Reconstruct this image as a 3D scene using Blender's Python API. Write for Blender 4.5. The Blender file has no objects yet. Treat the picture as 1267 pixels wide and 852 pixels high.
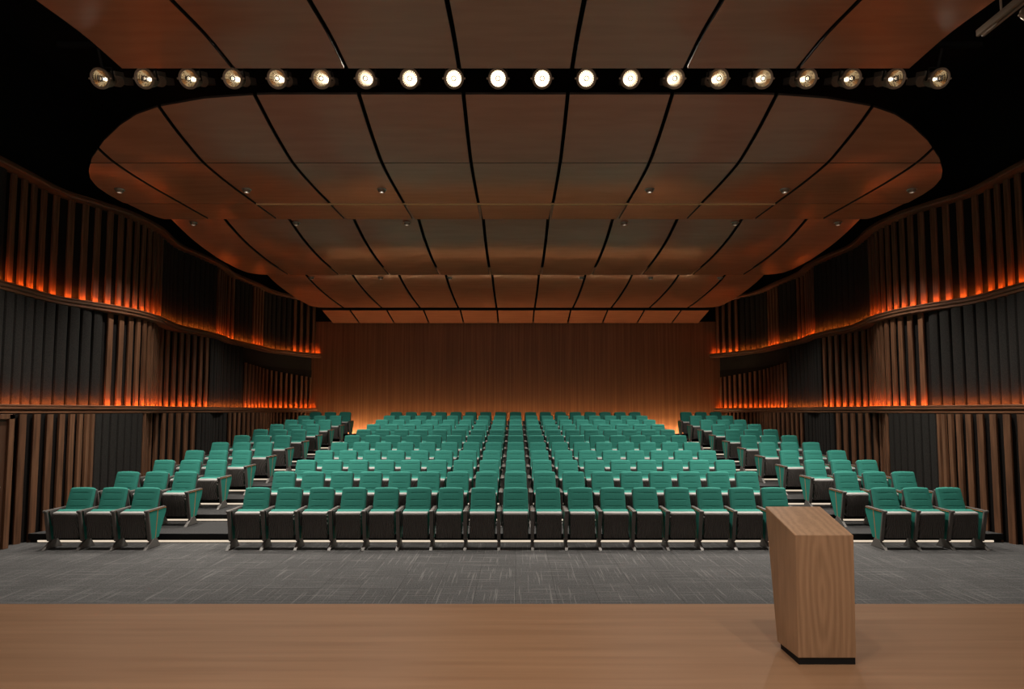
import bpy, bmesh, math, random
from mathutils import Vector, Matrix
random.seed(4)
C = bpy.context.scene.collection
SC = bpy.context.scene
H = 2.258                      # eye height above the carpet: all z below are measured from the carpet
ORD = ['', 'first', 'second', 'third', 'fourth', 'fifth', 'sixth', 'seventh', 'eighth', 'ninth', 'tenth', 'eleventh',
       'twelfth', 'thirteenth', 'fourteenth', 'fifteenth', 'sixteenth', 'seventeenth', 'eighteenth', 'nineteenth', 'twentieth']

# ------------------------------------------------------------------ materials
def mat(name, col, rough=.5, metal=0., spec=.5, emit=None, strength=0.):
    m = bpy.data.materials.new(name); m.use_nodes = True
    b = m.node_tree.nodes['Principled BSDF']
    b.inputs['Base Color'].default_value = (*col, 1)
    b.inputs['Roughness'].default_value = rough
    b.inputs['Metallic'].default_value = metal
    b.inputs['Specular IOR Level'].default_value = spec
    if emit:
        b.inputs['Emission Color'].default_value = (*emit, 1)
        b.inputs['Emission Strength'].default_value = strength
    return m

def nodes(m):
    nt = m.node_tree
    return nt, nt.nodes['Principled BSDF']

def noise_mix(m, c1, c2, scale3, nscale=1., detail=4., lo=.35, hi=.65, bump=0., coord='Object', distort=0.):
    nt, b = nodes(m)
    tc = nt.nodes.new('ShaderNodeTexCoord'); mp = nt.nodes.new('ShaderNodeMapping')
    mp.inputs['Scale'].default_value = scale3
    n = nt.nodes.new('ShaderNodeTexNoise'); n.inputs['Scale'].default_value = nscale
    n.inputs['Detail'].default_value = detail; n.inputs['Distortion'].default_value = distort
    r = nt.nodes.new('ShaderNodeValToRGB')
    r.color_ramp.elements[0].position = lo; r.color_ramp.elements[0].color = (*c1, 1)
    r.color_ramp.elements[1].position = hi; r.color_ramp.elements[1].color = (*c2, 1)
    nt.links.new(tc.outputs[coord], mp.inputs['Vector']); nt.links.new(mp.outputs[0], n.inputs['Vector'])
    nt.links.new(n.outputs['Fac'], r.inputs[0]); nt.links.new(r.outputs[0], b.inputs['Base Color'])
    if bump:
        bp = nt.nodes.new('ShaderNodeBump'); bp.inputs['Strength'].default_value = bump
        bp.inputs['Distance'].default_value = .004
        nt.links.new(n.outputs['Fac'], bp.inputs['Height']); nt.links.new(bp.outputs[0], b.inputs['Normal'])
    return m

M = {}
M['green'] = noise_mix(mat('teal_fabric', (.02, .2, .15), .85, spec=.25), (.025, .178, .140), (.033, .22, .175), (1, 1, 1), 90., 3, bump=.15)
M['green_side'] = mat('teal_side_fabric', (.024, .22, .17), .8, spec=.25)
M['shell'] = mat('charcoal_shell', (.05, .045, .042), .45)
M['post'] = mat('graphite_post', (.12, .105, .095), .55, .1)
M['steel'] = mat('cast_steel', (.15, .14, .13), .5, .3)
M['pan'] = mat('grey_pan_edge', (.40, .385, .37), .4)
M['arm'] = noise_mix(mat('armrest_wood', (.2, .09, .04), .4), (.16, .07, .03), (.26, .12, .05), (30, 2, 30))
M['stripe'] = mat('copper_stripe', (.50, .22, .07), .5, .1)
M['black'] = mat('matt_black', (.004, .004, .004), .9, spec=.15)
M['fascia'] = mat('black_fascia', (.008, .008, .008), .7, spec=.2)
M['door'] = noise_mix(mat('door_veneer', (.05, .02, .01), .5), (.045, .017, .008), (.075, .03, .014), (12, 12, .8))
M['slat'] = noise_mix(mat('walnut_slat', (.1, .05, .03), .5, spec=.35), (.085, .038, .019), (.175, .080, .040), (14, 14, .9), 1.5, 5)
M['ledge'] = noise_mix(mat('walnut_moulding', (.1, .05, .03), .42), (.10, .044, .022), (.18, .082, .042), (6, .7, 40), 1.5, 4)
M['felt'] = noise_mix(mat('charcoal_felt', (.03, .03, .03), .9, spec=.15), (.014, .0125, .011), (.025, .0225, .020), (1, 1, 1), 60, 2)
M['backing'] = mat('dark_backing', (.012, .010, .009), .9, spec=.1)
M['cloud'] = noise_mix(mat('copper_brown_laminate', (.2, .08, .04), .2, spec=.7), (.37, .14, .070), (.41, .158, .080), (.8, 6, 1), 1.5, 2)
M['cloud_edge'] = mat('panel_edge', (.02, .01, .006), .6)
M['joint_glint'] = mat('painted_joint_glint', (.85, .55, .28), .45, .25)  # gold tone painted in for light caught at the reflector joint
M['stage'] = noise_mix(mat('oak_stage', (.3, .17, .1), .35, spec=.45), (.26, .138, .072), (.335, .185, .10), (.35, 9, 1), 1.6, 6, .3, .7)
M['backwood'] = noise_mix(mat('wall_veneer', (.2, .08, .03), .42, spec=.4), (.17, .066, .026), (.28, .12, .05), (7, 1, .12), 2.5, 6, .3, .7)
M['led_o'] = mat('amber_led', (1, .4, .1), .5, emit=(1., .19, .018), strength=125.)
M['led_w'] = mat('warm_white_led', (1, .9, .8), .5, emit=(1., .82, .62), strength=.8)
M['led_b'] = mat('back_wall_led', (1, .8, .5), .5, emit=(1., .66, .36), strength=90.)
M['housing'] = mat('bronze_housing', (.24, .17, .12), .5, .2)
M['housing_dark'] = mat('dark_housing', (.14, .12, .10), .6, .1)
M['reflector'] = mat('faceted_reflector', (.95, .85, .66), .1, 1.)
M['bulb'] = mat('lit_bulb', (1, 1, 1), .5, emit=(1., .92, .80), strength=3.2)
M['lens'] = mat('lit_lamp_face', (1, 1, 1), .5, emit=(1., .95, .86), strength=3.)
M['nickel'] = mat('brushed_nickel', (.5, .45, .38), .3, .9)

# radial ribs under the seat (bump only)
def rib_shell():
    m = mat('ribbed_seat_shell', (.13, .115, .105), .5)
    nt, b = nodes(m)
    tc = nt.nodes.new('ShaderNodeTexCoord'); sp = nt.nodes.new('ShaderNodeSeparateXYZ')
    sub = nt.nodes.new('ShaderNodeMath'); sub.operation = 'SUBTRACT'; sub.inputs[1].default_value = .95
    at = nt.nodes.new('ShaderNodeMath'); at.operation = 'ARCTAN2'
    mu = nt.nodes.new('ShaderNodeMath'); mu.operation = 'MULTIPLY'; mu.inputs[1].default_value = 120
    sn = nt.nodes.new('ShaderNodeMath'); sn.operation = 'SINE'
    bp = nt.nodes.new('ShaderNodeBump'); bp.inputs['Strength'].default_value = .9; bp.inputs['Distance'].default_value = .014
    L = nt.links.new
    L(tc.outputs['Object'], sp.inputs[0]); L(sp.outputs['Z'], sub.inputs[0])
    L(sp.outputs['X'], at.inputs[0]); L(sub.outputs[0], at.inputs[1]); L(at.outputs[0], mu.inputs[0]); L(mu.outputs[0], sn.inputs[0])
    L(sn.outputs[0], bp.inputs['Height']); L(bp.outputs[0], b.inputs['Normal'])
    return m
M['ribs'] = rib_shell()

# carpet: loop pile tiles, a woven cross hatch of pale threads
def carpet():
    m = mat('woven_carpet', (.1, .1, .1), .95, spec=.1)
    nt, b = nodes(m); L = nt.links.new
    tc = nt.nodes.new('ShaderNodeTexCoord')
    def lines(sc, seed):
        mp = nt.nodes.new('ShaderNodeMapping'); mp.inputs['Scale'].default_value = sc
        mp.inputs['Location'].default_value = (seed, seed*2, 0)
        n = nt.nodes.new('ShaderNodeTexNoise'); n.inputs['Scale'].default_value = 1; n.inputs['Detail'].default_value = 2
        r = nt.nodes.new('ShaderNodeValToRGB')
        r.color_ramp.elements[0].position = .60; r.color_ramp.elements[0].color = (0, 0, 0, 1)
        r.color_ramp.elements[1].position = .66; r.color_ramp.elements[1].color = (1, 1, 1, 1)
        L(tc.outputs['Object'], mp.inputs[0]); L(mp.outputs[0], n.inputs['Vector']); L(n.outputs['Fac'], r.inputs[0])
        return r
    a = lines((40, 1.1, 1), 3); c = lines((1.1, 40, 1), 11)
    mx = nt.nodes.new('ShaderNodeMath'); mx.operation = 'MAXIMUM'
    L(a.outputs[0], mx.inputs[0]); L(c.outputs[0], mx.inputs[1])
    n2 = nt.nodes.new('ShaderNodeTexNoise'); n2.inputs['Scale'].default_value = 55; n2.inputs['Detail'].default_value = 4
    L(tc.outputs['Object'], n2.inputs['Vector'])
    r2 = nt.nodes.new('ShaderNodeValToRGB')
    r2.color_ramp.elements[0].position = .35; r2.color_ramp.elements[0].color = (.054, .053, .053, 1)
    r2.color_ramp.elements[1].position = .65; r2.color_ramp.elements[1].color = (.105, .103, .101, 1)
    L(n2.outputs['Fac'], r2.inputs[0])
    mix = nt.nodes.new('ShaderNodeMixRGB'); mix.inputs['Color2'].default_value = (.18, .174, .168, 1)
    ml = nt.nodes.new('ShaderNodeMath'); ml.operation = 'MULTIPLY'; ml.inputs[1].default_value = .6
    L(mx.outputs[0], ml.inputs[0]); L(ml.outputs[0], mix.inputs['Fac']); L(r2.outputs[0], mix.inputs['Color1'])
    br = nt.nodes.new('ShaderNodeTexBrick')     # tile joints
    br.offset = 0; br.inputs['Scale'].default_value = 1
    br.inputs['Brick Width'].default_value = .5; br.inputs['Row Height'].default_value = .5
    br.inputs['Mortar Size'].default_value = .004; br.inputs['Color1'].default_value = (1, 1, 1, 1)
    br.inputs['Color2'].default_value = (.86, .86, .86, 1); br.inputs['Mortar'].default_value = (.6, .6, .6, 1)
    L(tc.outputs['Object'], br.inputs['Vector'])
    mm = nt.nodes.new('ShaderNodeMixRGB'); mm.blend_type = 'MULTIPLY'; mm.inputs['Fac'].default_value = 1
    L(mix.outputs[0], mm.inputs['Color1']); L(br.outputs['Color'], mm.inputs['Color2'])
    L(mm.outputs[0], b.inputs['Base Color'])
    bp = nt.nodes.new('ShaderNodeBump'); bp.inputs['Strength'].default_value = .5; bp.inputs['Distance'].default_value = .004
    L(n2.outputs['Fac'], bp.inputs['Height']); L(bp.outputs[0], b.inputs['Normal'])
    return m
M['carpet'] = carpet()
M['tread'] = noise_mix(mat('darker_tread_carpet', (.04, .04, .04), .95, spec=.1), (.028, .027, .027), (.06, .059, .058), (1, 1, 1), 60., 4, bump=.4)  # step treads coloured darker than the floor carpet

# lectern: oak veneer with cathedral figure on upright faces
def lectern_wood():
    m = mat('oak_veneer', (.3, .17, .1), .42, spec=.4)
    nt, b = nodes(m); L = nt.links.new
    tc = nt.nodes.new('ShaderNodeTexCoord')
    mp = nt.nodes.new('ShaderNodeMapping'); mp.inputs['Scale'].default_value = (1, 1, .17); mp.inputs['Location'].default_value = (.02, 0, -.09)
    L(tc.outputs['Object'], mp.inputs[0])
    w = nt.nodes.new('ShaderNodeTexWave'); w.wave_type = 'RINGS'; w.rings_direction = 'Y'
    w.inputs['Scale'].default_value = 7; w.inputs['Distortion'].default_value = 3.4; w.inputs['Detail'].default_value = 3
    w.inputs['Detail Scale'].default_value = 1.6
    L(mp.outputs[0], w.inputs['Vector'])
    mp2 = nt.nodes.new('ShaderNodeMapping'); mp2.inputs['Scale'].default_value = (60, 60, 2.2)
    n = nt.nodes.new('ShaderNodeTexNoise'); n.inputs['Scale'].default_value = 1.; n.inputs['Detail'].default_value = 5
    L(tc.outputs['Object'], mp2.inputs[0]); L(mp2.outputs[0], n.inputs['Vector'])
    ad = nt.nodes.new('ShaderNodeMath'); ad.operation = 'MULTIPLY_ADD'; ad.inputs[1].default_value = .3
    L(w.outputs['Fac'], ad.inputs[0])
    m2 = nt.nodes.new('ShaderNodeMath'); m2.operation = 'MULTIPLY'; m2.inputs[1].default_value = .6
    L(n.outputs['Fac'], m2.inputs[0]); L(m2.outputs[0], ad.inputs[2])
    r = nt.nodes.new('ShaderNodeValToRGB')
    r.color_ramp.elements[0].position = .15; r.color_ramp.elements[0].color = (.28, .16, .086, 1)
    r.color_ramp.elements[1].position = .8; r.color_ramp.elements[1].color = (.45, .265, .15, 1)
    L(ad.outputs[0], r.inputs[0]); L(r.outputs[0], b.inputs['Base Color'])
    return m
M['lectern'] = lectern_wood()

# ------------------------------------------------------------------ mesh helpers
def build(name, bm, mats, parent=None, smooth=False):
    me = bpy.data.meshes.new(name); bmesh.ops.recalc_face_normals(bm, faces=bm.faces)
    bm.to_mesh(me); bm.free()
    for m in (mats if isinstance(mats, (list, tuple)) else [mats]): me.materials.append(m)
    if smooth:
        for p in me.polygons: p.use_smooth = True
        if smooth != 'all':
            me.set_sharp_from_angle(angle=math.radians(smooth if smooth is not True else 40))
    o = bpy.data.objects.new(name, me); C.objects.link(o)
    if parent: o.parent = parent
    return o

def box(bm, x0, x1, y0, y1, z0, z1, mi=0, bev=0.):
    vs = [bm.verts.new((x, y, z)) for x in (x0, x1) for y in (y0, y1) for z in (z0, z1)]
    fs = [bm.faces.new([vs[i] for i in f]) for f in ((0,1,3,2),(4,6,7,5),(0,4,5,1),(2,3,7,6),(0,2,6,4),(1,5,7,3))]
    for f in fs: f.material_index = mi
    if bev:
        es = list({e for f in fs for e in f.edges})
        r = bmesh.ops.bevel(bm, geom=es, offset=bev, segments=2, affect='EDGES', profile=.5)
        for f in r['faces']: f.material_index = mi
    return fs

def prism(bm, prof, x0, x1, mi=0, bev=0.):
    """profile in (y,z), extruded along x"""
    a = [bm.verts.new((x0, y, z)) for y, z in prof]; b = [bm.verts.new((x1, y, z)) for y, z in prof]
    n = len(prof); fs = [bm.faces.new(a), bm.faces.new(list(reversed(b)))]
    for i in range(n): fs.append(bm.faces.new((a[i], b[i], b[(i+1) % n], a[(i+1) % n])))
    for f in fs: f.material_index = mi
    if bev:
        es = list({e for f in fs for e in f.edges})
        r = bmesh.ops.bevel(bm, geom=es, offset=bev, segments=2, affect='EDGES', profile=.5)
        for f in r['faces']: f.material_index = mi
    return fs

def lathe(bm, prof, seg=24, mi=0, axis='Y', off=(0, 0, 0), cap=True):
    """prof: (r, along axis)"""
    rings = []
    for r, h in prof:
        ring = []
        for i in range(seg):
            a = 2*math.pi*i/seg
            p = {'Y': (r*math.cos(a), h, r*math.sin(a)), 'Z': (r*math.cos(a), r*math.sin(a), h), 'X': (h, r*math.cos(a), r*math.sin(a))}[axis]
            ring.append(bm.verts.new((p[0]+off[0], p[1]+off[1], p[2]+off[2])))
        rings.append(ring)
    for a, b in zip(rings, rings[1:]):
        for i in range(seg):
            f = bm.faces.new((a[i], a[(i+1) % seg], b[(i+1) % seg], b[i])); f.material_index = mi
    if cap:
        for r in (rings[0], rings[-1]):
            f = bm.faces.new(r); f.material_index = mi

def tag(o, label, cat, group=None, kind=None):
    if label: o['label'] = label
    if cat: o['category'] = cat
    if group: o['group'] = group
    if kind: o['kind'] = kind
    return o

def empty(name, loc, rot=(0, 0, 0)):
    o = bpy.data.objects.new(name, None); o.empty_display_size = .1
    o.location = loc; o.rotation_euler = rot; C.objects.link(o); return o

def struct(name, bm, m, **k):
    o = build(name, bm, m, **k); o['kind'] = 'structure'; return o

def interp(pts, t):
    """Catmull-Rom through (t, value) points"""
    n = len(pts)
    if t <= pts[0][0]: return pts[0][1]
    if t >= pts[-1][0]: return pts[-1][1]
    for i in range(n-1):
        if t <= pts[i+1][0]:
            t0, v0 = pts[i]; t1, v1 = pts[i+1]
            def sl(j):
                if j == 0: return (pts[1][1]-pts[0][1])/(pts[1][0]-pts[0][0])
                if j == n-1: return (pts[-1][1]-pts[-2][1])/(pts[-1][0]-pts[-2][0])
                return (pts[j+1][1]-pts[j-1][1])/(pts[j+1][0]-pts[j-1][0])
            h = t1-t0; u = (t-t0)/h; a, b = sl(i)*h, sl(i+1)*h
            return (2*u**3-3*u*u+1)*v0+(u**3-2*u*u+u)*a+(-2*u**3+3*u*u)*v1+(u**3-u*u)*b

def lin(pts, t):
    if t <= pts[0][0]: return pts[0][1]
    for (a, b), (c, d) in zip(pts, pts[1:]):
        if t <= c: return b+(d-b)*(t-a)/(c-a)
    return pts[-1][1]

# ------------------------------------------------------------------ plan curves of the wavy side walls (y -> half width)
UP = [(8.5, 9.05), (10.655, 9.047), (11.4, 9.09), (12.2, 9.12), (12.846, 8.86), (13.6, 8.6), (14.7, 8.6), (15.6, 8.82), (16.356, 8.97),
      (17.211, 8.9), (18.498, 8.88), (19.618, 9.08), (21.304, 8.98), (22.7, 8.93), (23.698, 8.484), (24.523, 7.9), (24.7, 7.8)]
MID = [(8.5, 8.86), (10.6, 8.86), (12., 8.95), (13., 8.72), (13.9, 8.5), (14.7, 8.55), (15.8, 8.95), (16.8, 8.88), (18., 8.72), (19.2, 8.93),
       (20.8, 8.85), (22.3, 8.8), (23.3, 8.5), (24.2, 8.12), (24.7, 7.95)]
LOW = [(8.5, 8.68), (10.2, 8.64), (10.45, 8.47), (10.8, 8.30), (11.3, 8.16), (11.8, 8.15), (12.4, 8.27), (13.3, 8.32), (14.1, 8.42), (15., 8.78), (15.8, 8.75), (17., 8.58), (18.3, 8.8),
       (19.5, 8.75), (21., 8.6), (22.5, 8.7), (24., 8.4), (24.7, 8.25)]

def arc(curve, y0, y1, step=.05):
    """points along the curve, list of (s, x, y)"""
    out = []; s = 0; n = max(2, int((y1-y0)/step)); px = py = None
    for i in range(n+1):
        y = y0+(y1-y0)*i/n; x = interp(curve, y)
        if px is not None: s += math.hypot(x-px, y-py)
        out.append((s, x, y)); px, py = x, y
    return out
def at_s(A, s):
    for (s0, x0, y0), (s1, x1, y1) in zip(A, A[1:]):
        if s <= s1 or s1 == A[-1][0]:
            u = (s-s0)/(s1-s0); t = Vector((x1-x0, y1-y0)).normalized()
            return x0+(x1-x0)*u, y0+(y1-y0)*u, t
    return None

def sweep(bm, curve, y0, y1, side, prof, mi=0, step=.12):
    """profile (offset outward from the curve, z) swept along it, closed"""
    A = arc(curve, y0, y1, step); rings = []
    for i, (s, x, y) in enumerate(A):
        a = A[max(0, i-1)]; b = A[min(len(A)-1, i+1)]
        t = Vector((b[1]-a[1], b[2]-a[2])).normalized(); n = Vector((t.y, -t.x))   # outward (+x)
        rings.append([bm.verts.new((side*(x+n.x*o), y+n.y*o, z)) for o, z in prof])
    k = len(prof)
    for a, b in zip(rings, rings[1:]):
        for i in range(k):
            f = bm.faces.new((a[i], a[(i+1) % k], b[(i+1) % k], b[i])); f.material_index = mi
    bm.faces.new(rings[0]).material_index = mi; bm.faces.new(rings[-1]).material_index = mi

# slatted walnut bay: boards on a dark backing
def slat_bay(curve, y0, y1, side, z0, z1, off, pitch=.265, width=.118, z1b=None):
    bm = bmesh.new(); A = arc(curve, y0, y1); tot = A[-1][0]
    n = max(1, round(tot/pitch)); p = tot/n
    for i in range(n):
        s = (i+.5)*p; x, y, t = at_s(A, s); nn = Vector((t.y, -t.x))
        w = width/2; zt = z1 if z1b is None else z1+(z1b-z1)*(s/tot)
        c = []
        for a, d in ((-w, off), (w, off), (w, off+.055), (-w, off+.055)):
            c.append((side*(x+t.x*a+nn.x*d), y+t.y*a+nn.y*d))
        lo = [bm.verts.new((*q, z0)) for q in c]; hi = [bm.verts.new((*q, zt)) for q in c]
        fs = [bm.faces.new(lo), bm.faces.new(hi)]+[bm.faces.new((lo[k], lo[(k+1) % 4], hi[(k+1) % 4], hi[k])) for k in range(4)]
        bmesh.ops.bevel(bm, geom=list({e for f in fs for e in f.edges if abs(e.verts[0].co.z-e.verts[1].co.z) > .5}), offset=.006, segments=1, affect='EDGES')
    sweep(bm, curve, y0, y1, side, [(off+.08, z0), (off+.1, z0), (off+.1, z1), (off+.08, z1)], 1)
    return bm

# fluted charcoal felt bay: convex half-round ribs
def flute_bay(curve, y0, y1, side, z0, z1, off, pitch=.25, rise=.09):
    bm = bmesh.new(); A = arc(curve, y0, y1); tot = A[-1][0]
    n = max(1, round(tot/pitch)); p = tot/n; pts = []
    for i in range(n):
        for k in range(9):
            u = (0, .09, .12, .28, .5, .72, .88, .91, 1)[k]; s = (i+u)*p; x, y, t = at_s(A, min(s, tot-1e-4)); nn = Vector((t.y, -t.x))
            d = off+.085-(0 if k in (0, 8) else rise*math.sin(math.pi*(.1+.8*(k-1)/6))**.8)
            if k == 8 and i < n-1: continue
            pts.append((side*(x+nn.x*d), y+nn.y*d, side*(x+nn.x*(off+.1)), y+nn.y*(off+.1)))
    rows = [[bm.verts.new((a, b, z0)), bm.verts.new((a, b, z1)), bm.verts.new((c, d, z1)), bm.verts.new((c, d, z0))] for a, b, c, d in pts]
    for a, b in zip(rows, rows[1:]):
        for k in range(4): bm.faces.new((a[k], b[k], b[(k+1) % 4], a[(k+1) % 4])).material_index = int(rows.index(a) % 8 in (0, 7))
    bm.faces.new(rows[0]); bm.faces.new(rows[-1])
    return bm

TIERS = [  # name, curve, z0, z1, offset of the face behind the curve, bays
    ('lower', LOW, .0, 2.20, .06, [('slat', 10.45, 12.2), ('flute', 12.2, 14.05), ('slat', 14.05, 16.75), ('flute', 16.75, 18.95), ('slat', 18.95, 24.6)]),
    ('middle', MID, H+.045, H+2.12, .16, [('flute', 9.0, 13.1), ('slat', 13.1, 17.8), ('flute', 17.8, 20.4), ('slat', 20.4, 24.6)]),
    ('upper', UP, H+2.222, H+4.38, .16, [('flute', 9.0, 10.95), ('slat', 10.95, 15.45), ('flute', 15.45, 18.45), ('slat', 18.45, 20.1),
                              ('flute', 20.1, 21.2), ('slat', 21.2, 22.2), ('flute', 22.2, 23.6), ('slat', 23.6, 24.55)])]
for side, sn in ((-1, 'left'), (1, 'right')):
    for tn, cv, z0, z1, off, bays in TIERS:
        cnt = {'slat': 0, 'flute': 0}
        bl = list(bays)
        if tn == 'lower' and side == 1: bl = [('flute', 9.0, 10.3), ('slat', 10.3, 12.2)]+bl[1:]
        for kind, a, b in bl:
            cnt[kind] += 1; q = ORD[cnt[kind]]
            if kind == 'slat':
                short = tn == 'middle' and b > 24
                bm = slat_bay(cv, a+.01, b-.01, side, z0, H+1.62 if short else z1, off, z1b=H+1.32 if short else None, **({'pitch': .222, 'width': .108} if tn == 'lower' and b < 13 else {}))
                o = build('slatted_wall_panel', bm, [M['slat'], M['backing']])
                tag(o, f'walnut slatted panel, {tn} tier of {sn} side wall, {q} slatted one from stage', 'wall panel', 'walnut slatted wall panels')
                if short:
                    bm = bmesh.new(); sweep(bm, cv, a, b, side, [(off+.102, H+1.2), (off+.13, H+1.2), (off+.13, H+2.12), (off+.102, H+2.12)])
                    tag(build('fascia_board', bm, M['felt']), f'plain charcoal board above last middle slatted panel of {sn} side wall', 'wall panel')
            else:
                bm = flute_bay(cv, a+.01, b-.01, side, z0, z1, off)
                o = build('fluted_wall_panel', bm, [M['felt'], M['black']], smooth=50)
                tag(o, f'charcoal fluted acoustic panel, {tn} tier of {sn} side wall, {q} fluted one from stage', 'wall panel', 'charcoal fluted wall panels')

# ledges with an upward trough, and the cornice on top; plain wall mass behind
trim = 0
for side, sn in ((-1, 'left'), (1, 'right')):
    for tn, cv, zb, zt in (('middle', MID, H-.055, H+.115), ('upper', UP, H+2.125, H+2.295)):
        h = zt-zb; trim += 1; bm = bmesh.new()
        sweep(bm, cv, 9.0, 24.68, side, [(.03, zb), (.0, zb+.012), (.0, zb+h*.30), (.014, zb+h*.34), (.014, zb+h*.40), (-.012, zb+h*.44), (-.02, zb+h*.52),
              (-.02, zb+h*.70), (.006, zb+h*.74), (.006, zb+h*.80), (-.008, zb+h*.84), (-.008, zt-.008), (.0, zt), (.056, zt), (.056, zt-.012), (.03, zt-.014), (.03, zt-.075), (.26, zt-.075), (.26, zb)])
        struct('trim_%d' % trim, bm, M['ledge'], smooth=25)
        bm = bmesh.new()
        sweep(bm, cv, 9.1, 24.5, side, [(.034, zt-.062), (.048, zt-.062), (.048, zt-.036), (.034, zt-.036)])
        tag(build('light_strip', bm, M['led_o']), f'amber light strip in the ledge trough below {tn} tier of {sn} wall', 'light strip', 'amber ledge light strips')
    trim += 1; bm = bmesh.new()
    sweep(bm, UP, 9.0, 24.68, side, [(-.02, H+4.36), (-.03, H+4.38), (-.03, H+4.42), (0, H+4.44), (0, H+4.47), (.3, H+4.47), (.3, H+4.36)])
    struct('trim_%d' % trim, bm, M['ledge'], smooth=25)
for side, sn in ((-1, 'left'), (1, 'right')):
    bm = bmesh.new()
    box(bm, side*9.45, side*9.75, -1, 24.9, -.02, H+7.0)
    struct('wall_'+sn, bm, M['black'])

# back wall
bm = bmesh.new(); box(bm, -9.45, 9.45, 24.7, 24.9, 0, H+3.6, 0)
struct('wall_back', bm, M['backwood'])
bm = bmesh.new(); box(bm, -9.45, 9.45, 24.7, 24.9, H+3.6, H+7, 0)
struct('wall_back_upper', bm, M['black'])
bm = bmesh.new(); box(bm, -9.75, 9.75, -1, 24.9, H+7, H+7.1)
struct('ceiling', bm, M['black'])

# floor, terraces, stage
bm = bmesh.new(); box(bm, -9.6, 9.6, 6.2, 24.9, -.1, 0)
struct('floor', bm, M['carpet'])
Y0, PIT, RZ, RS = 10.72, 1.211, .15, .1235
def tread_outline(ya, yb, inset=.0):
    n = max(2, int((yb-ya)/.15)); L = [(-interp(LOW, ya+(yb-ya)*i/n)-.055+inset, ya+(yb-ya)*i/n) for i in range(n+1)]
    return L+[(-x, y) for x, y in reversed(L)]
for k in range(10):
    ya = Y0+PIT*k; yb = Y0+PIT*(k+1) if k < 9 else 24.69
    zt = RZ+RS*k; zl = zt-(RZ if k == 0 else RS); bm = bmesh.new()
    def slab(a, b, z0, z1, top_mi, side_mi):
        ol = tread_outline(a, b)
        lo = [bm.verts.new((x, y, z0)) for x, y in ol]; hi = [bm.verts.new((x, y, z1)) for x, y in ol]
        bm.faces.new(hi).material_index = top_mi; bm.faces.new(lo).material_index = side_mi
        for i in range(len(ol)): bm.faces.new((lo[i], lo[(i+1) % len(ol)], hi[(i+1) % len(ol)], hi[i])).material_index = side_mi
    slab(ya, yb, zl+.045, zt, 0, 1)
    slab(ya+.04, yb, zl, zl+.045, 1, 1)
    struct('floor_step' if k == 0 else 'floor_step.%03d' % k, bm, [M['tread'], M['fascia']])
    w = interp(LOW, ya)-.1
    bm = bmesh.new(); box(bm, -w, w, ya+.02, ya+.035, zl+.006, zl+.034)
    tag(build('step_light', bm, M['led_w']), f'warm white light strip under the edge of the {ORD[k+1]} seating step from stage', 'light strip', 'step edge light strips')
bm = bmesh.new(); box(bm, -7.9, 7.9, 24.36, 24.40, RZ+RS*9, RZ+RS*9+.04)
lsb = build('floor_light_strip', bm, M['led_b'])
bm = bmesh.new(); box(bm, -7.9, 7.9, 24.30, 24.32, RZ+RS*9, RZ+RS*9+.10); build('added_light_shield', bm, M['fascia'], lsb)  # unseen lip added to block the strip's light towards the room
tag(lsb, 'golden light strip on the floor washing up the wooden back wall', 'light strip')

SZ = H-1.9
bm = bmesh.new(); box(bm, -9.4, 9.4, -1, 6.2, SZ-.05, SZ, bev=.006)
struct('floor_stage', bm, M['stage'])
bm = bmesh.new(); box(bm, -9.4, 9.4, 6.12, 6.16, -.05, SZ-.05)
struct('floor_stage_riser', bm, M['fascia'])

# door in the left wall
bm = bmesh.new(); box(bm, -8.50, -8.40, 8.9, 10.18, .01, 2.12, bev=.004)
d = struct('door_1', bm, M['door'])
bm = bmesh.new()
box(bm, -8.60, -8.36, 10.18, 10.29, 0, 2.2, bev=.006); box(bm, -8.60, -8.36, 8.80, 8.9, 0, 2.2, bev=.006); box(bm, -8.60, -8.36, 8.80, 10.29, 2.12, 2.2, bev=.006)
f = build('door_frame', bm, M['slat'], d)
bm = bmesh.new(); lathe(bm, [(.012, 0), (.012, .05)], 12, axis='X', off=(-8.41, 10.05, 1.02)); box(bm, -8.37, -8.35, 9.93, 10.06, 1.01, 1.03, bev=.004)
build('door_handle', bm, M['nickel'], d)
bm = bmesh.new(); box(bm, -8.8, -8.62, 8.5, 10.4, 0, 2.2); struct('wall_left_panel', bm, M['slat'])

# ------------------------------------------------------------------ ceiling reflectors
PR = {'front': [(1, 3.7), (3, 3.88), (4.5, 4.04), (6, 4.17), (6.68, 4.235), (7.36, 4.235)],
      'oval': [(7.9, 4.25), (8.05, 4.21), (8.56, 4.06), (8.95, 3.97), (9.4, 3.89), (10.2, 3.87), (11.4, 3.90), (12.4, 3.93)],
      'third': [(12.6, 4.28), (13.15, 4.12), (14., 3.94), (15., 3.83), (15.8, 3.79), (16.87, 3.77)],
      'fourth': [(17.8, 4.2), (18.35, 4.05), (19.1, 3.94), (20., 3.86), (21, 3.8), (22.25, 3.76)],
      'last': [(23.18, 3.81), (23.4, 3.765), (24.6, 3.53)]}
def near(n, x):
    if n == 'oval': return lin([(0, 7.98), (3.3, 7.98), (3.53, 7.99), (4.21, 8.05), (4.9, 8.19), (5.3, 8.33), (5.65, 8.53), (6.09, 8.85), (6.57, 9.29), (6.9, 9.7), (7.1, 10.02), (7.25, 10.4), (7.33, 10.8), (7.37, 11.28)], x)
    return {'front': 1., 'third': 12.6, 'fourth': 17.8, 'last': 23.18}[n]
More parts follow.
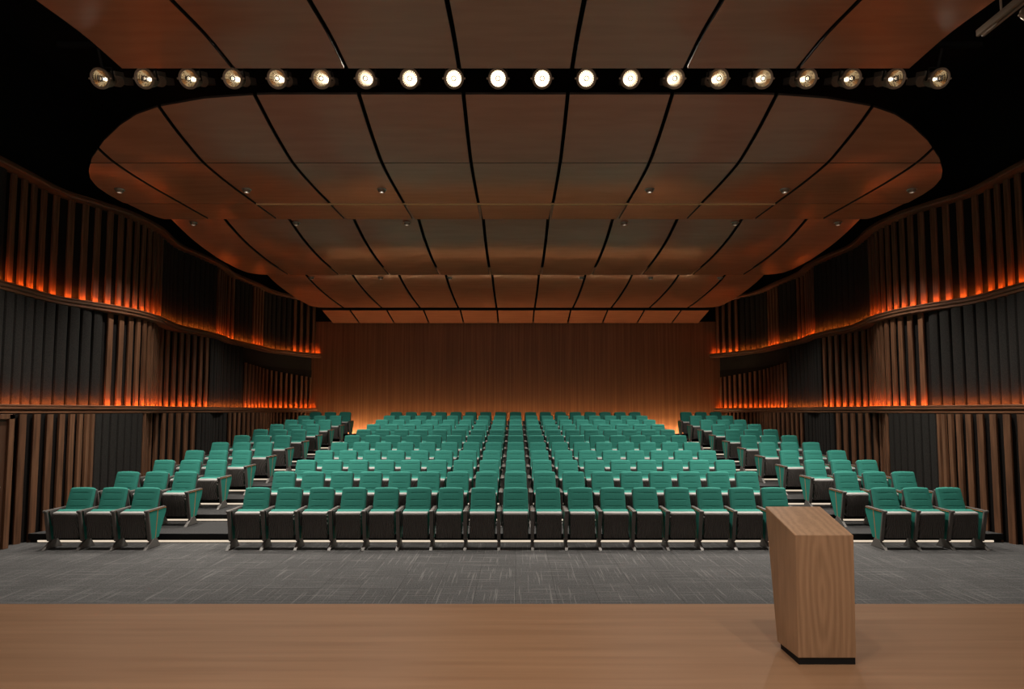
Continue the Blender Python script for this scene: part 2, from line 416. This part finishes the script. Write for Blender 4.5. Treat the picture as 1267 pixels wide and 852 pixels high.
def far(n, x):
    if n == 'oval': return lin([(7.24, 12.4), (7.3, 12.2), (7.35, 11.8), (7.37, 11.3)], x)
    if n == 'third': return lin([(6.9, 16.87), (7.16, 16.8), (7.35, 16.6), (7.44, 16.1), (7.46, 15.4)], x)
    if n == 'fourth': return lin([(6.9, 22.25), (7.18, 22.2), (7.38, 21.95), (7.45, 21.3), (7.46, 20.8)], x)
    return {'front': 7.36, 'last': 24.6}[n]
HW = {'front': 4.88, 'oval': 7.37, 'third': 7.46, 'fourth': 7.46, 'last': 7.36}
CUT = {'oval': [9.43, 11.37], 'front': [4.0], 'third': [], 'fourth': [], 'last': []}
GAP = {'front': .055, 'oval': .055, 'third': .07, 'fourth': .07, 'last': .06}
LAB = {'front': 'copper brown ceiling reflector nearest, above the row of spotlights', 'oval': 'largest round-ended copper brown ceiling reflector just below the spotlight row',
       'third': 'copper brown ceiling reflector behind the big round-ended one', 'fourth': 'small copper brown ceiling reflector above the rear seats',
       'last': 'narrow straight copper brown ceiling reflector touching the back wall'}
for n in PR:
    root = empty('ceiling_reflector', (0, near(n, 0), H+interp(PR[n], near(n, 0))))
    tag(root, LAB[n], 'ceiling panel', 'copper brown ceiling reflectors')
    xs = [-HW[n]]+[v for v in [-6.3, -4.9, -3.5, -2.1, -.7, .7, 2.1, 3.5, 4.9, 6.3] if abs(v) < HW[n]-.1]+[HW[n]]
    ycs = [-99]+CUT[n]+[99]
    g = GAP[n]/2
    for xa, xb in zip(xs, xs[1:]):
        a = xa+(g if xa > -HW[n] else 0); b = xb-(g if xb < HW[n] else 0)
        for c0, c1 in zip(ycs, ycs[1:]):
            cols = []
            ext = abs(xa) > 4 or abs(xb) > 4; NC = 28 if ext else 6
            for i in range(NC+1):
                x = a+(b-a)*i/NC; y0 = max(near(n, abs(x)), c0+.008); y1 = min(far(n, abs(x)), c1-.008)
                if y1-y0 > .004: cols.append((x, y0, y1))
            if len(cols) < 2: continue
            bm = bmesh.new(); NR = 18; grid = []; gtop = []
            for x, y0, y1 in cols:
                grid.append([bm.verts.new((x, y0+(y1-y0)*j/NR, H+interp(PR[n], y0+(y1-y0)*j/NR))) for j in range(NR+1)])
                gtop.append([bm.verts.new((x, y0+(y1-y0)*j/NR, H+.03+interp(PR[n], y0+(y1-y0)*j/NR))) for j in range(NR+1)])
            m_ = len(grid)
            for i in range(m_-1):
                for j in range(NR):
                    bm.faces.new((grid[i][j], grid[i+1][j], grid[i+1][j+1], grid[i][j+1])).material_index = 0
                    bm.faces.new((gtop[i][j], gtop[i+1][j], gtop[i+1][j+1], gtop[i][j+1])).material_index = 1
            def wall(l, t):
                for p in range(len(l)-1): bm.faces.new((l[p], l[p+1], t[p+1], t[p])).material_index = 1
            wall(grid[0], gtop[0]); wall(grid[-1], gtop[-1])
            wall([c[0] for c in grid], [c[0] for c in gtop]); wall([c[-1] for c in grid], [c[-1] for c in gtop])
            t = build('ceiling_tile', bm, [M['cloud'], M['cloud_edge']], smooth=35)
            t.parent = root; t.matrix_parent_inverse = Matrix.Translation(-Vector(root.location))
    if n == 'oval':
        bm = bmesh.new(); z = H+interp(PR[n], 11.37)
        box(bm, -4.9, 4.9, 11.363, 11.377, z-.022, z+.012)  # bright strip added in place of light glinting on the joint edge
        t = build('joint_glint_strip', bm, M['joint_glint']); t.parent = root; t.matrix_parent_inverse = Matrix.Translation(-Vector(root.location))

# ------------------------------------------------------------------ theatre spotlights
def copy_tree(o, parent=None):
    c = o.copy(); C.objects.link(c)
    if parent: c.parent = parent; c.matrix_parent_inverse = o.matrix_parent_inverse.copy()
    for ch in o.children: copy_tree(ch, c)
    return c

def make_spot():
    root = empty('spotlight', (0, 0, 0))
    bm = bmesh.new()
    lathe(bm, [(.098, .0), (.1, .03), (.1, .13), (.085, .2), (.06, .25), (.055, .27)], 28, cap=False)
    lathe(bm, [(.055, .27), (.0005, .272)], 28, cap=False)
    for k in range(5): lathe(bm, [(.06, .27+.03*k), (.072, .272+.03*k), (.072, .28+.03*k), (.06, .282+.03*k)], 20)
    build('housing', bm, M['housing'], root, smooth=35)
    bm = bmesh.new(); R = []
    lathe(bm, [(.098, .004), (.1, -.012), (.122, -.016), (.13, -.004), (.128, .022), (.1, .03)], 32, cap=False)
    for a in (0, math.pi): box(bm, *(sorted((.125*math.cos(a), .15*math.cos(a)))), -.006, .02, -.012, .012, bev=.003)
    build('bezel_ring', bm, M['housing'], root, smooth=35)
    bm = bmesh.new(); seg = 24; prof = [(q, .085-q*q/.112) for q in (.012, .025, .04, .055, .07, .085, .098)]
    lathe(bm, prof, seg, cap=False)
    build('reflector', bm, M['reflector'], root)                    # faceted on purpose
    bm = bmesh.new(); lathe(bm, [(.0005, .04), (.009, .043), (.013, .055), (.011, .07), (.008, .088), (.0005, .09)], 14, cap=False)
    build('bulb', bm, M['bulb'], root, smooth=True)
    bm = bmesh.new(); lathe(bm, [(.024, -.008), (.034, -.008), (.034, .004), (.024, .004), (.024, -.008)], 16, cap=False)
    build('glare_ring', bm, M['housing_dark'], root)
    bm = bmesh.new()
    for s in (-1, 1): box(bm, *sorted((s*.112, s*.122)), .08, .11, -.02, .14, bev=.003)
    box(bm, -.122, .122, .08, .11, .13, .14, bev=.003); box(bm, -.015, .015, .087, .103, .14, .36, bev=.003)
    build('yoke', bm, M['fascia'], root)
    bm = bmesh.new(); box(bm, -.05, .05, .43, .66, -.03, .06, bev=.008); box(bm, -.02, .02, .39, .44, -.015, .03); box(bm, -.03, .03, .3, .5, .06, .12, bev=.006)
    build('driver_box', bm, M['housing_dark'], root)
    return root

def lamp(name, loc, rot, energy, size, blend, col, radius=.06, parent=None):
    l = bpy.data.lights.new(name, 'SPOT'); l.energy = energy; l.spot_size = math.radians(size); l.spot_blend = blend
    l.color = col; l.shadow_soft_size = radius
    o = bpy.data.objects.new(name, l); C.objects.link(o); o.location = loc; o.rotation_euler = rot
    if parent: o.parent = parent
    return o

proto = make_spot()
sx0, sx1 = -5.384, 5.499
W_SPOT = 70
lamp('beam', (0, -.014, 0), (math.radians(-90), 0, 0), W_SPOT, 92, .9, (1, .86, .7), .018, proto)
for i in range(20):
    o = proto if i == 0 else copy_tree(proto)
    o.location = (sx0+(sx1-sx0)*i/19, 7.7, H+4.296); o.rotation_euler = (math.radians(24), 0, 0)
    pos = f'{ORD[i+1]} from the left' if i < 10 else (f'{ORD[20-i]} from the right')
    tag(o, f'lit round spotlight in the ceiling row above the stage edge, {pos}', 'spotlight', 'row of ceiling spotlights')
bm = bmesh.new(); box(bm, -5.9, 6.0, 7.60, 7.66, H+4.675, H+4.73, bev=.005)
for x in (-5.5, -2.75, 0, 2.75, 5.5): lathe(bm, [(.012, H+4.72), (.012, H+7)], 8, axis='Z', off=(x, 7.63, 0))
tag(build('lighting_rail', bm, M['black']), 'black rail the row of spotlights hangs from', 'rail')
# lone fixture and track in the upper right corner
bm = bmesh.new(); box(bm, 5.06, 5.09, 1.5, 6.5, H+4.1, H+4.16, bev=.003); box(bm, 5.12, 5.15, 1.5, 6.5, H+4.1, H+4.16, bev=.003); box(bm, 5.06, 5.15, 1.5, 6.5, H+4.15, H+4.17)
for y in (2, 6.2): lathe(bm, [(.01, H+4.17), (.01, H+7)], 8, axis='Z', off=(5.105, y, 0))
tag(build('track_rail', bm, M['housing']), 'bronze track rail running forward at the top right corner', 'rail')
o = copy_tree(proto); o.location = (5.43, 6.2, H+4.14); o.rotation_euler = (math.radians(24), 0, math.pi)
for ch in list(o.children):
    if ch.type == 'LIGHT': bpy.data.objects.remove(ch)
    elif ch.name.startswith('bulb'): bpy.data.objects.remove(ch)
tag(o, 'unlit bronze spotlight cut off at the top right corner beside the track rail', 'spotlight')

# recessed eyeball downlights in the reflectors; the front row is added, unseen
def make_down():
    root = empty('downlight', (0, 0, 0))
    bm = bmesh.new(); lathe(bm, [(.05, 0), (.082, 0), (.085, -.006), (.078, -.014), (.06, -.014), (.055, -.004)], 24, axis='Z', cap=False)
    build('trim_ring', bm, M['nickel'], root, smooth=35)
    bm = bmesh.new(); lathe(bm, [(.062, .0), (.066, -.02), (.058, -.045), (.042, -.06), (.036, -.06), (.034, -.04), (.0005, -.035)], 20, axis='Z', cap=False)
    build('eyeball', bm, M['housing'], root, smooth=35)
    bm = bmesh.new(); lathe(bm, [(.033, -.0405), (.0005, -.0405)], 16, axis='Z', cap=False)
    build('lamp_face', bm, M['lens'], root)
    return root
dp = make_down()
W_DOWN = 680
lamp('beam', (0, 0, -.075), (0, 0, 0), W_DOWN, 118, 1., (1, .93, .84), .03, dp)
first = True
added_stage_lamp = [c for c in dp.children if c.type == 'LIGHT'][0].data.copy(); added_stage_lamp.energy = 200
rows = [('oval', 10.55, (-6.95, -4.72, -2.35, 2.35, 4.72, 6.95), 'under the big round-ended reflector'),
        ('third', 13.2, (-7.05, -4.8, -2.38, 2.38, 4.8, 7.05), 'under the reflector behind it'),
        ('fourth', 18.42, (-6.2, -4.1, -2.0, 2.0, 4.1, 6.2), 'under the reflector above rear seats')]
rows.append(('front', 3.1, (-3.3, -1.95, -.65, .65, 1.95, 3.3), 'added out of view to brighten the stage'))  # unseen row, added to brighten the stage and lectern
for n, y, xs, w in rows:
    for i, x in enumerate(xs):
        o = dp if first else copy_tree(dp); first = False
        o.location = (x, y, H+interp(PR[n], y))
        if n == 'front':
            for ch in o.children:
                if ch.type == 'LIGHT': ch.data = added_stage_lamp
        pos = f'{ORD[i+1]} from left' if i < 3 else f'{ORD[6-i]} from right'
        tag(o, f'small round downlight {w}, {pos}', 'downlight', 'recessed downlights')

# ------------------------------------------------------------------ lectern
root = empty('lectern', (2.34, 4.9, SZ))
bm = bmesh.new()
fx0, fx1, bx0, bx1 = -.217, .217, -.236, .222
yf = -.16; yb0, yb1 = .17, .33
v = [bm.verts.new(p) for p in ((fx0, yf, .05), (fx1, yf, .05), (bx1, yb0, .05), (bx0, yb0, .05), (fx0+.004, yf, .956), (fx1+.012, yf, .956), (bx1, yb1, 1.098), (bx0-.004, yb1, 1.098))]
fs = [bm.faces.new([v[i] for i in f]) for f in ((0,1,2,3),(4,5,6,7),(0,1,5,4),(1,2,6,5),(2,3,7,6),(3,0,4,7))]
bmesh.ops.bevel(bm, geom=list(bm.edges), offset=.003, segments=2, affect='EDGES')
build('body', bm, M['lectern'], root)
bm = bmesh.new(); prism(bm, [(yf+.004, 0), (yb0-.01, 0), (yb0-.006, .05), (yf+.004, .05)], fx0+.005, fx1-.005)
o = build('plinth', bm, M['fascia'], root); o['label'] = 'black recessed base'
tag(root, 'oak veneer lectern with sloping top and black base on the stage', 'lectern')

# ------------------------------------------------------------------ auditorium chair
def cushion(bm, wb, wt, h, thick, base, tdir, ndir, grooves=(), crown=.02, corner=.06, inset=0., bulge=.02):
    """upholstered slab: base (y,z), up direction, front normal"""
    vs = set([i/16 for i in range(17)])
    vs |= {1-c for c in (.01, .025, .045)} | {.01, .03}
    for gz in grooves:
        for d in (-.012, -.006, 0, .006, .012): vs.add((gz+d)/h)
    vs = sorted(vs); us = [-1, -.985, -.94, -.85, -.7, -.55, -.5, -.25, 0, .25, .5, .55, .7, .85, .94, .985, 1]
    F, B = [], []
    for v_ in vs:
        fr, br = [], []
        z = v_*h; hw = (wb+(wt-wb)*v_)/2
        d = h-z
        if d < corner: hw -= corner*(1-math.sqrt(max(0, 1-((corner-d)/corner)**2)))
        if z < corner*.4: hw -= corner*.4*(1-math.sqrt(max(0, 1-((corner*.4-z)/(corner*.4))**2)))
        for u in us:
            x = u*hw; zz = z+crown*(1-u*u)*v_**3
            e = (1-abs(u)**5)*min(1, v_/.06)**.5*min(1, (1-v_)/.06)**.5
            b_ = thick*.55+thick*.45*min(1, (1-abs(u))/.06+0.)**.5*min(1, v_/.03+.0)**.5*min(1, (1-v_)/.045)**.5+bulge*e
            for gz in grooves:
                if abs(z-gz) < .007 and abs(u) < .56: b_ -= .006*(1-abs(z-gz)/.007)
            py = base[0]+tdir[0]*zz+ndir[0]*b_; pz = base[1]+tdir[1]*zz+ndir[1]*b_
            fr.append(bm.verts.new((x, py, pz)))
            br.append(bm.verts.new((x, base[0]+tdir[0]*zz, base[1]+tdir[1]*zz)))
        F.append(fr); B.append(br)
    for G in (F, B):
        for a, b in zip(G, G[1:]):
            for i in range(len(us)-1): bm.faces.new((a[i], a[i+1], b[i+1], b[i]))
    for i in range(len(us)-1):
        bm.faces.new((F[0][i], F[0][i+1], B[0][i+1], B[0][i])); bm.faces.new((F[-1][i], F[-1][i+1], B[-1][i+1], B[-1][i]))
    for j in range(len(vs)-1):
        for e in (0, -1): bm.faces.new((F[j][e], F[j+1][e], B[j+1][e], B[j][e]))

tl = math.hypot(.165, .555); TD = (.165/tl, .555/tl); ND = (-TD[1], TD[0])
def chair_mesh():
    root = empty('auditorium_chair', (0, 0, 0))
    hb = tl-.015
    bm = bmesh.new(); cushion(bm, .438, .405, hb, .055, (.365, .40), TD, ND, [hb-.10, hb-.212, hb-.322], crown=.009, corner=.032, bulge=.015)
    build('backrest', bm, M['green'], root, smooth=45)
    bm = bmesh.new(); cushion(bm, .455, .418, hb-.008, .03, (.365+.038, .385), TD, ND, crown=.008, corner=.035, bulge=.0)
    # mirrored shell behind, slightly convex
    build('back_shell', bm, M['shell'], root, smooth=45)
    # folded seat: shell (underside faces the stage), pale pan edge, cushion behind
    bm = bmesh.new()
    prism(bm, [(.085, .555), (.105, .585), (.16, .59), (.185, .20), (.165, .175), (.13, .17)], -.205, .205, bev=.012)
    build('seat_shell', bm, M['ribs'], root, smooth=35)
    bm = bmesh.new(); prism(bm, [(.088, .562), (.098, .592), (.165, .602), (.168, .585), (.11, .575)], -.203, .203, bev=.004)
    build('seat_edge', bm, M['pan'], root, smooth=35)
    bm = bmesh.new(); prism(bm, [(.165, .585), (.185, .612), (.27, .628), (.30, .60), (.285, .24), (.25, .21), (.19, .21)], -.212, .212, bev=.018)
    build('seat_cushion', bm, M['green'], root, smooth=50)
    return root
def side_unit(root, x, inner_flap, mirror=1):
    bm = bmesh.new(); prism(bm, [(.05, .60), (.53, .617), (.55, .595), (.55, .55), (.36, .15), (.15, .14)], x-.02, x+.02, bev=.006)
    p = build('side_panel', bm, M['green_side'], root)
    bm = bmesh.new()
    for s in (-1, 1): prism(bm, [(.298, .606), (.316, .607), (.264, .147), (.250, .146)], *sorted((x+s*.0195, x+s*.0225)))
    for s in (-1, 1): prism(bm, [(.06, .609), (.06, .617), (.53, .625), (.535, .617)], *sorted((x+s*.0195, x+s*.0295)))
    build('copper_strip', bm, M['stripe'], p)
    bm = bmesh.new(); prism(bm, [(.02, .60), (.03, .62), (.055, .62), (.155, .14), (.14, .12), (.115, .13)], x-.028, x+.028, bev=.008)
    build('post', bm, M['post'], root, smooth=35)
    bm = bmesh.new(); prism(bm, [(.045, .618), (.045, .638), (.52, .642), (.54, .632), (.53, .620)], x-.028, x+.028, bev=.006)
    a = build('armrest', bm, M['post'], root, smooth=35)
    bm = bmesh.new(); prism(bm, [(-.005, .612), (-.005, .632), (.012, .642), (.05, .641), (.05, .606), (.012, .596)], x-.031, x+.031, bev=.006)
    lathe(bm, [(.009, -.009), (.009, -.004)], 10, off=(x, 0, .622))
    c = build('armrest_cap', bm, M['steel'], a, smooth=35)
    bm = bmesh.new()
    prism(bm, [(.0, .0), (.02, .0), (.06, .012), (.34, .012), (.40, 0), (.42, .0), (.40, .02), (.30, .15), (.20, .15), (.02, .016)], x-.024, x+.024, bev=.003)
    build('foot', bm, M['steel'], root)
    if inner_flap:
        bm = bmesh.new(); prism(bm, [(.055, .625), (.43, .63), (.38, .54), (.25, .40), (.19, .36), (.14, .37)], x+.03, x+.05, bev=.006)
        build('tablet_arm', bm, M['shell'], root, smooth=35)
chair = chair_mesh(); side_unit(chair, -.275, True)
chair_end = chair_mesh()
for ch in list(chair_end.children):      # share mesh data with the first chair
    for c2 in chair.children:
        if c2.name.split('.')[0] == ch.name.split('.')[0]: ch.data = c2.data
side_unit(chair_end, -.275, True); side_unit(chair_end, .275, False)
used = {'a': False, 'b': False}
def put(x, y, z, end, label, group):
    src = chair_end if end else chair; k = 'b' if end else 'a'
    o = copy_tree(src) if used[k] else src; used[k] = True
    o.location = (x, y, z); tag(o, label, 'chair', group)
for k in range(11):
    y = 10.10+PIT*k; z = 0 if k == 0 else RZ+RS*(k-1)
    rown = 'front row' if k == 0 else ('back row' if k == 10 else ORD[k+1]+' row')
    for i in range(17):
        pos = 'middle seat' if i == 8 else (f'{ORD[i+1]} seat from left' if i < 8 else f'{ORD[17-i]} seat from right')
        put(-4.4+.55*i, y, z, i == 16, f'green auditorium chair with folded seat, centre block, {rown}, {pos}', 'green chairs of the centre block')
    for s, sn in ((-1, 'left'), (1, 'right')):
        for i in range(3):
            x = s*6.28+s*.55*i
            w = ('aisle seat', 'middle seat', 'wall seat')[i]
            last = (i == 0) if s < 0 else (i == 2)
            put(x, y, z, last, f'green auditorium chair with folded seat, {sn} side block, {rown}, {w}', f'green chairs of the {sn} side block')

# ------------------------------------------------------------------ world, camera
w = bpy.data.worlds.new('World'); SC.world = w; w.use_nodes = True
w.node_tree.nodes['Background'].inputs[0].default_value = (1., .86, .72, 1)
w.node_tree.nodes['Background'].inputs[1].default_value = .45

cam = bpy.data.cameras.new('Camera'); co = bpy.data.objects.new('Camera', cam); C.objects.link(co); SC.camera = co
cam.sensor_width = 36; cam.sensor_fit = 'HORIZONTAL'; cam.lens = 760/1267*36
cam.shift_x = -4.5/1267; cam.shift_y = (459.06-426)/1267
co.location = (0, 0, H); co.rotation_euler = (math.pi/2+math.atan(.0644), 0, 0)
cam.clip_end = 200; cam.clip_start = .05
SC.view_settings.view_transform = 'Standard'; SC.view_settings.look = 'None'
SC.view_settings.exposure = 0; SC.view_settings.gamma = 1
SC.cycles.max_bounces = 6; SC.cycles.sample_clamp_indirect = 4; SC.cycles.caustics_reflective = True
